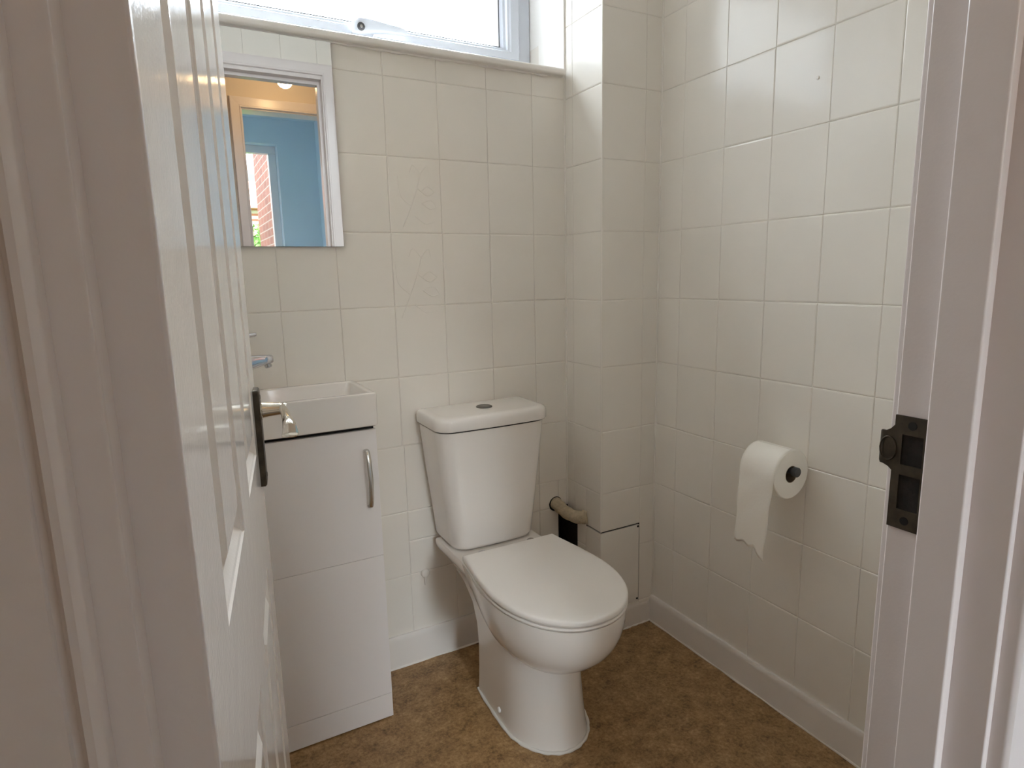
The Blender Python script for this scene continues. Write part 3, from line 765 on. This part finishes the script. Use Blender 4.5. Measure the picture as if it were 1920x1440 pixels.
rl = thing('toilet_roll', (RX, (RY0 + RY1) / 2, RZ), 'white toilet roll with a loose torn sheet hanging down, on the right wall holder', 'toilet roll')
bm = new(); N = 48
def circ(r, y, wob=0): return [(RX + r * math.cos(2 * math.pi * k / N) * (1 + wob * math.sin(3 * 2 * math.pi * k / N)), y, RZ + r * math.sin(2 * math.pi * k / N)) for k in range(N)]
loft(bm, [circ(RH, RY1), circ(RR - .002, RY1), circ(RR, RY1 - .002), circ(RR, RY0 + .002), circ(RR - .002, RY0), circ(RR * .8, RY0 - .0006), circ(RR * .6, RY0 - .0002), circ(RH + .0015, RY0), circ(RH, RY0 + .001), circ(RH, RY1)], False, False)
finish('paper_roll', bm, PAPER, rl, 40)
bm = new(); loft(bm, [circ(RH + .0002, RY0 + .0008), circ(RH - .0011, RY0 + .0008), circ(RH - .0011, RY1 - .001), circ(RH + .0002, RY1 - .001)], False, False); finish('cardboard_core', bm, CARD, rl, 40)
bm = new(); cols, nr = 13, 34                                            # loose sheet over the top and down the room side, torn end
vs = []
for j in range(nr + 1):
    t = j / nr; row = []
    for i in range(cols + 1):
        w = i / cols
        y = RY1 - .001 + (RY0 + .001 - RY1 + .001) * w
        drop = .195 + .028 * max(0, (w - .62) / .38) ** 1.6 + .004 * math.sin(w * 17) + .005 * w
        arc = .5 * math.pi * (RR + .0008)
        l = t * (arc + drop)
        if l < arc:
            a = math.pi / 2 + l / (RR + .0008); x, z = RX + (RR + .0008) * math.cos(a), RZ + (RR + .0008) * math.sin(a)
        else:
            d = l - arc; x = RX - (RR + .0008) + .012 * (d / .22) ** 1.3 + .0018 * math.sin(w * 6 + d * 60) * min(1, d / .05); z = RZ - d
            y += .016 * (d / .2) + .010 * (d / .2) * w
        row.append(bm.verts.new((x, y, z)))
    vs.append(row)
for j in range(nr):
    for i in range(cols): bm.faces.new((vs[j][i], vs[j][i + 1], vs[j + 1][i + 1], vs[j + 1][i]))
o = finish('loose_sheet', bm, PAPER, rl, 80)
md = o.modifiers.new('ply', 'SOLIDIFY'); md.thickness = .0007; md.offset = 0

# ------------------------------------------------------------------ hall and the room seen in the mirror
bm = new(); box(bm, -2.0, 1.9, ROOM_Y0, YR, -.06, -.001); struct('floor_hall', bm, CARPET)
bm = new(); box(bm, -2.0, 1.9, ROOM_Y0, YH, CEIL, CEIL + .08); struct('ceiling_hall', bm, PLASTER)
bm = new(); box(bm, -2.1, -2.0, ROOM_Y0, YH, -.06, CEIL + .08); struct('wall_hall_left', bm, HALLWALL)
bm = new(); box(bm, 1.8, 1.9, ROOM_Y0, YH, -.06, CEIL + .08); struct('wall_hall_right', bm, HALLWALL)
FX0, FX1, FZ = -.672, .03, 2.095
bm = new(); wall_box(bm, 'y', ROOM_Y0, HALL_Y, -2.0, 1.9, -.06, CEIL + .08, [(FX0 - .02, FX1 + .02, -.06, FZ + .02)]); struct('wall_hall_back', bm, HALLWALL)
fr2 = thing('trim_4', (-.3, HALL_Y, 0), kind='structure')
bm = new(); box(bm, FX0 - .02, FX0, ROOM_Y0, HALL_Y, 0, FZ + .02, r=.002); box(bm, FX1, FX1 + .02, ROOM_Y0, HALL_Y, 0, FZ + .02, r=.002); box(bm, FX0, FX1, ROOM_Y0, HALL_Y, FZ, FZ + .02, r=.002); finish('door_lining', bm, GLOSSPAINT, fr2, 35)
architrave(FX0 - .006, FX1 + .006, FZ + .006, HALL_Y, 1, .055, fr2)
# hall pendant lamp
lp = thing('pendant_lamp', (-.497, -1.85, CEIL), 'warm glowing bare pendant bulb in the hall, seen in the mirror', 'lamp')
bm = new(); lathe(bm, [(.045, 0), (.045, .006), (.03, .02), (.006, .024)], (-.497, -1.85, CEIL), (0, 0, -1), 24); finish('ceiling_rose', bm, CORD, lp, 40)
bm = new(); tube(bm, [(-.497, -1.85, CEIL - .02), (-.497, -1.85, 2.25)], .003, n=8); finish('cord', bm, CORD, lp)
bm = new(); lathe(bm, [(.010, 0), (.018, .008), (.019, .040), (.016, .044)], (-.497, -1.85, 2.258), (0, 0, -1), 20); finish('lamp_holder', bm, CORD, lp, 40)
bm = new(); lathe(bm, [(.013, 0), (.015, .010), (.026, .028), (.035, .046), (.0375, .060), (.034, .074), (.024, .086), (.010, .0925), (.001, .0935)], (-.497, -1.85, 2.222), (0, 0, -1), 28); finish('bulb', bm, BULB, lp, 60)

# far room: blue-grey walls, window towards the garden
RXR, RXL = .066, -2.6
VX0, VX1, VZ0, VZ1 = -1.75, -.245, .95, 2.255
bm = new(); box(bm, RXL, RXR + .1, ROOM_Y1 - .3, ROOM_Y0, -.06, -.001); struct('floor_room', bm, CARPET)
bm = new(); box(bm, RXL, RXR + .1, ROOM_Y1 - .3, ROOM_Y0, CEIL, CEIL + .08); struct('ceiling_room', bm, BLUEWALL)
bm = new(); box(bm, RXR, RXR + .1, ROOM_Y1 - .3, ROOM_Y0, -.06, CEIL + .08); struct('wall_room_right', bm, BLUEWALL)
bm = new(); wall_box(bm, 'x', RXL - .1, RXL, ROOM_Y1 - .3, ROOM_Y0, -.06, CEIL + .08, [(-3.75, -2.35, .95, 2.05)]); struct('wall_room_left', bm, BLUEWALL)
bm = new(); box(bm, RXL - .06, RXL - .055, -3.75, -2.35, .95, 2.05); struct('window_added', bm, GLASS)  # unseen side window, added to brighten the far room
bm = new(); box(bm, RXL - .1, -2.0, ROOM_Y0, ROOM_Y0 + .05, -.06, CEIL + .08); struct('wall_room_front', bm, BLUEWALL)
bm = new(); wall_box(bm, 'y', ROOM_Y1 - .28, ROOM_Y1, RXL, RXR, -.06, CEIL + .08, [(VX0, VX1, VZ0, VZ1)]); struct('wall_room_back', bm, BLUEWALL)
w2 = thing('window_2', (-1, ROOM_Y1 - .1, VZ0), kind='structure')
bm = new()
for a in ((VX0, VX0 + .06, VZ0 + .06, VZ1 - .06), (VX1 - .06, VX1, VZ0 + .06, VZ1 - .06), (VX0, VX1, VZ0, VZ0 + .06), (VX0, VX1, VZ1 - .06, VZ1)): box(bm, a[0], a[1], ROOM_Y1 - .17, ROOM_Y1 - .10, a[2], a[3], r=.004)
finish('window_frame', bm, UPVC, w2, 35)
bm = new(); box(bm, VX0 + .05, VX1 - .05, ROOM_Y1 - .14, ROOM_Y1 - .136, VZ0 + .05, VZ1 - .05); finish('window_pane', bm, GLASS, w2)
bm = new(); box(bm, VX0 - .05, VX1 + .03, ROOM_Y1 - .11, ROOM_Y1 + .04, VZ0 - .025, VZ0, r=.006); finish('window_sill', bm, SKIRTPAINT, w2, 35)

# outside the far window
bm = new(); box(bm, -14, 10, -30, ROOM_Y1 - .28, -.5, -.35); struct('ground', bm, GRASS)
bm = new(); box(bm, -.235, .05, -5.56, ROOM_Y1 - .28, -.5, 5.0); struct('wall_outside_wing', bm, BRICK)
bm = new(); box(bm, -2.0, -1.78, -11, ROOM_Y1 - .30, -.5, 4.2); struct('wall_outside_blocker', bm, BRICK)  # unseen wall, added to keep sky light off the brick wing
sh = thing('garden_shrub', (-.05, -8.2, -.35), 'leafy green garden shrub outside the far window, seen in the mirror', 'shrub')
bm = new()
rnd = random.Random(3)
def leafball(bm, c, r, n):
    for _ in range(n):
        d = Vector((rnd.gauss(0, 1), rnd.gauss(0, 1), rnd.gauss(0, 1))).normalized()
        p = Vector(c) + Vector((d.x * r[0], d.y * r[1], d.z * r[2])) * (rnd.random() ** .35)
        q = Euler((rnd.uniform(0, 6.3), rnd.uniform(0, 6.3), rnd.uniform(0, 6.3))).to_matrix(); s = rnd.uniform(.05, .10)
        v = [bm.verts.new(p + q @ Vector(a) * s) for a in ((-.5, 0, 0), (-.1, .35, .08), (.6, 0, 0), (-.1, -.35, .08))]
        bm.faces.new(v)
for c, r in (((-.25, -8.2, .9), (.85, .7, 1.15)), ((-.7, -8.4, .8), (.7, .6, .9)), ((.15, -8.3, 1.25), (.5, .5, .75))): leafball(bm, c, r, 2600)
me = bpy.data.meshes.new('foliage'); bm.to_mesh(me); bm.free(); me.materials.append(LEAF)
o = bpy.data.objects.new('foliage', me); COL.objects.link(o); o.parent = sh; o.matrix_parent_inverse = BASES[sh.name]
bm = new(); tube(bm, [(-.2, -8.2, -.4), (-.22, -8.2, .4), (-.15, -8.25, 1.2)], [.05, .04, .02], n=8); tube(bm, [(-.21, -8.2, .2), (-.6, -8.4, 1.1)], [.03, .015], n=8); finish('stem', bm, BARK, sh, 60)
hs = thing('far_house', (.5, -19, -.35), 'distant brick house with a red tiled roof beyond the garden shrub, seen in the mirror', 'house')
bm = new(); box(bm, -2.5, 4.5, -22, -18, -.4, 3.3); finish('house_wall', bm, BRICK, hs)
bm = new(); loft(bm, [[(x, -17.7, 3.2), (x, -20, 4.25), (x, -22.3, 3.2)] for x in (-2.8, 4.8)]); finish('house_roof', bm, ROOFTILE, hs)
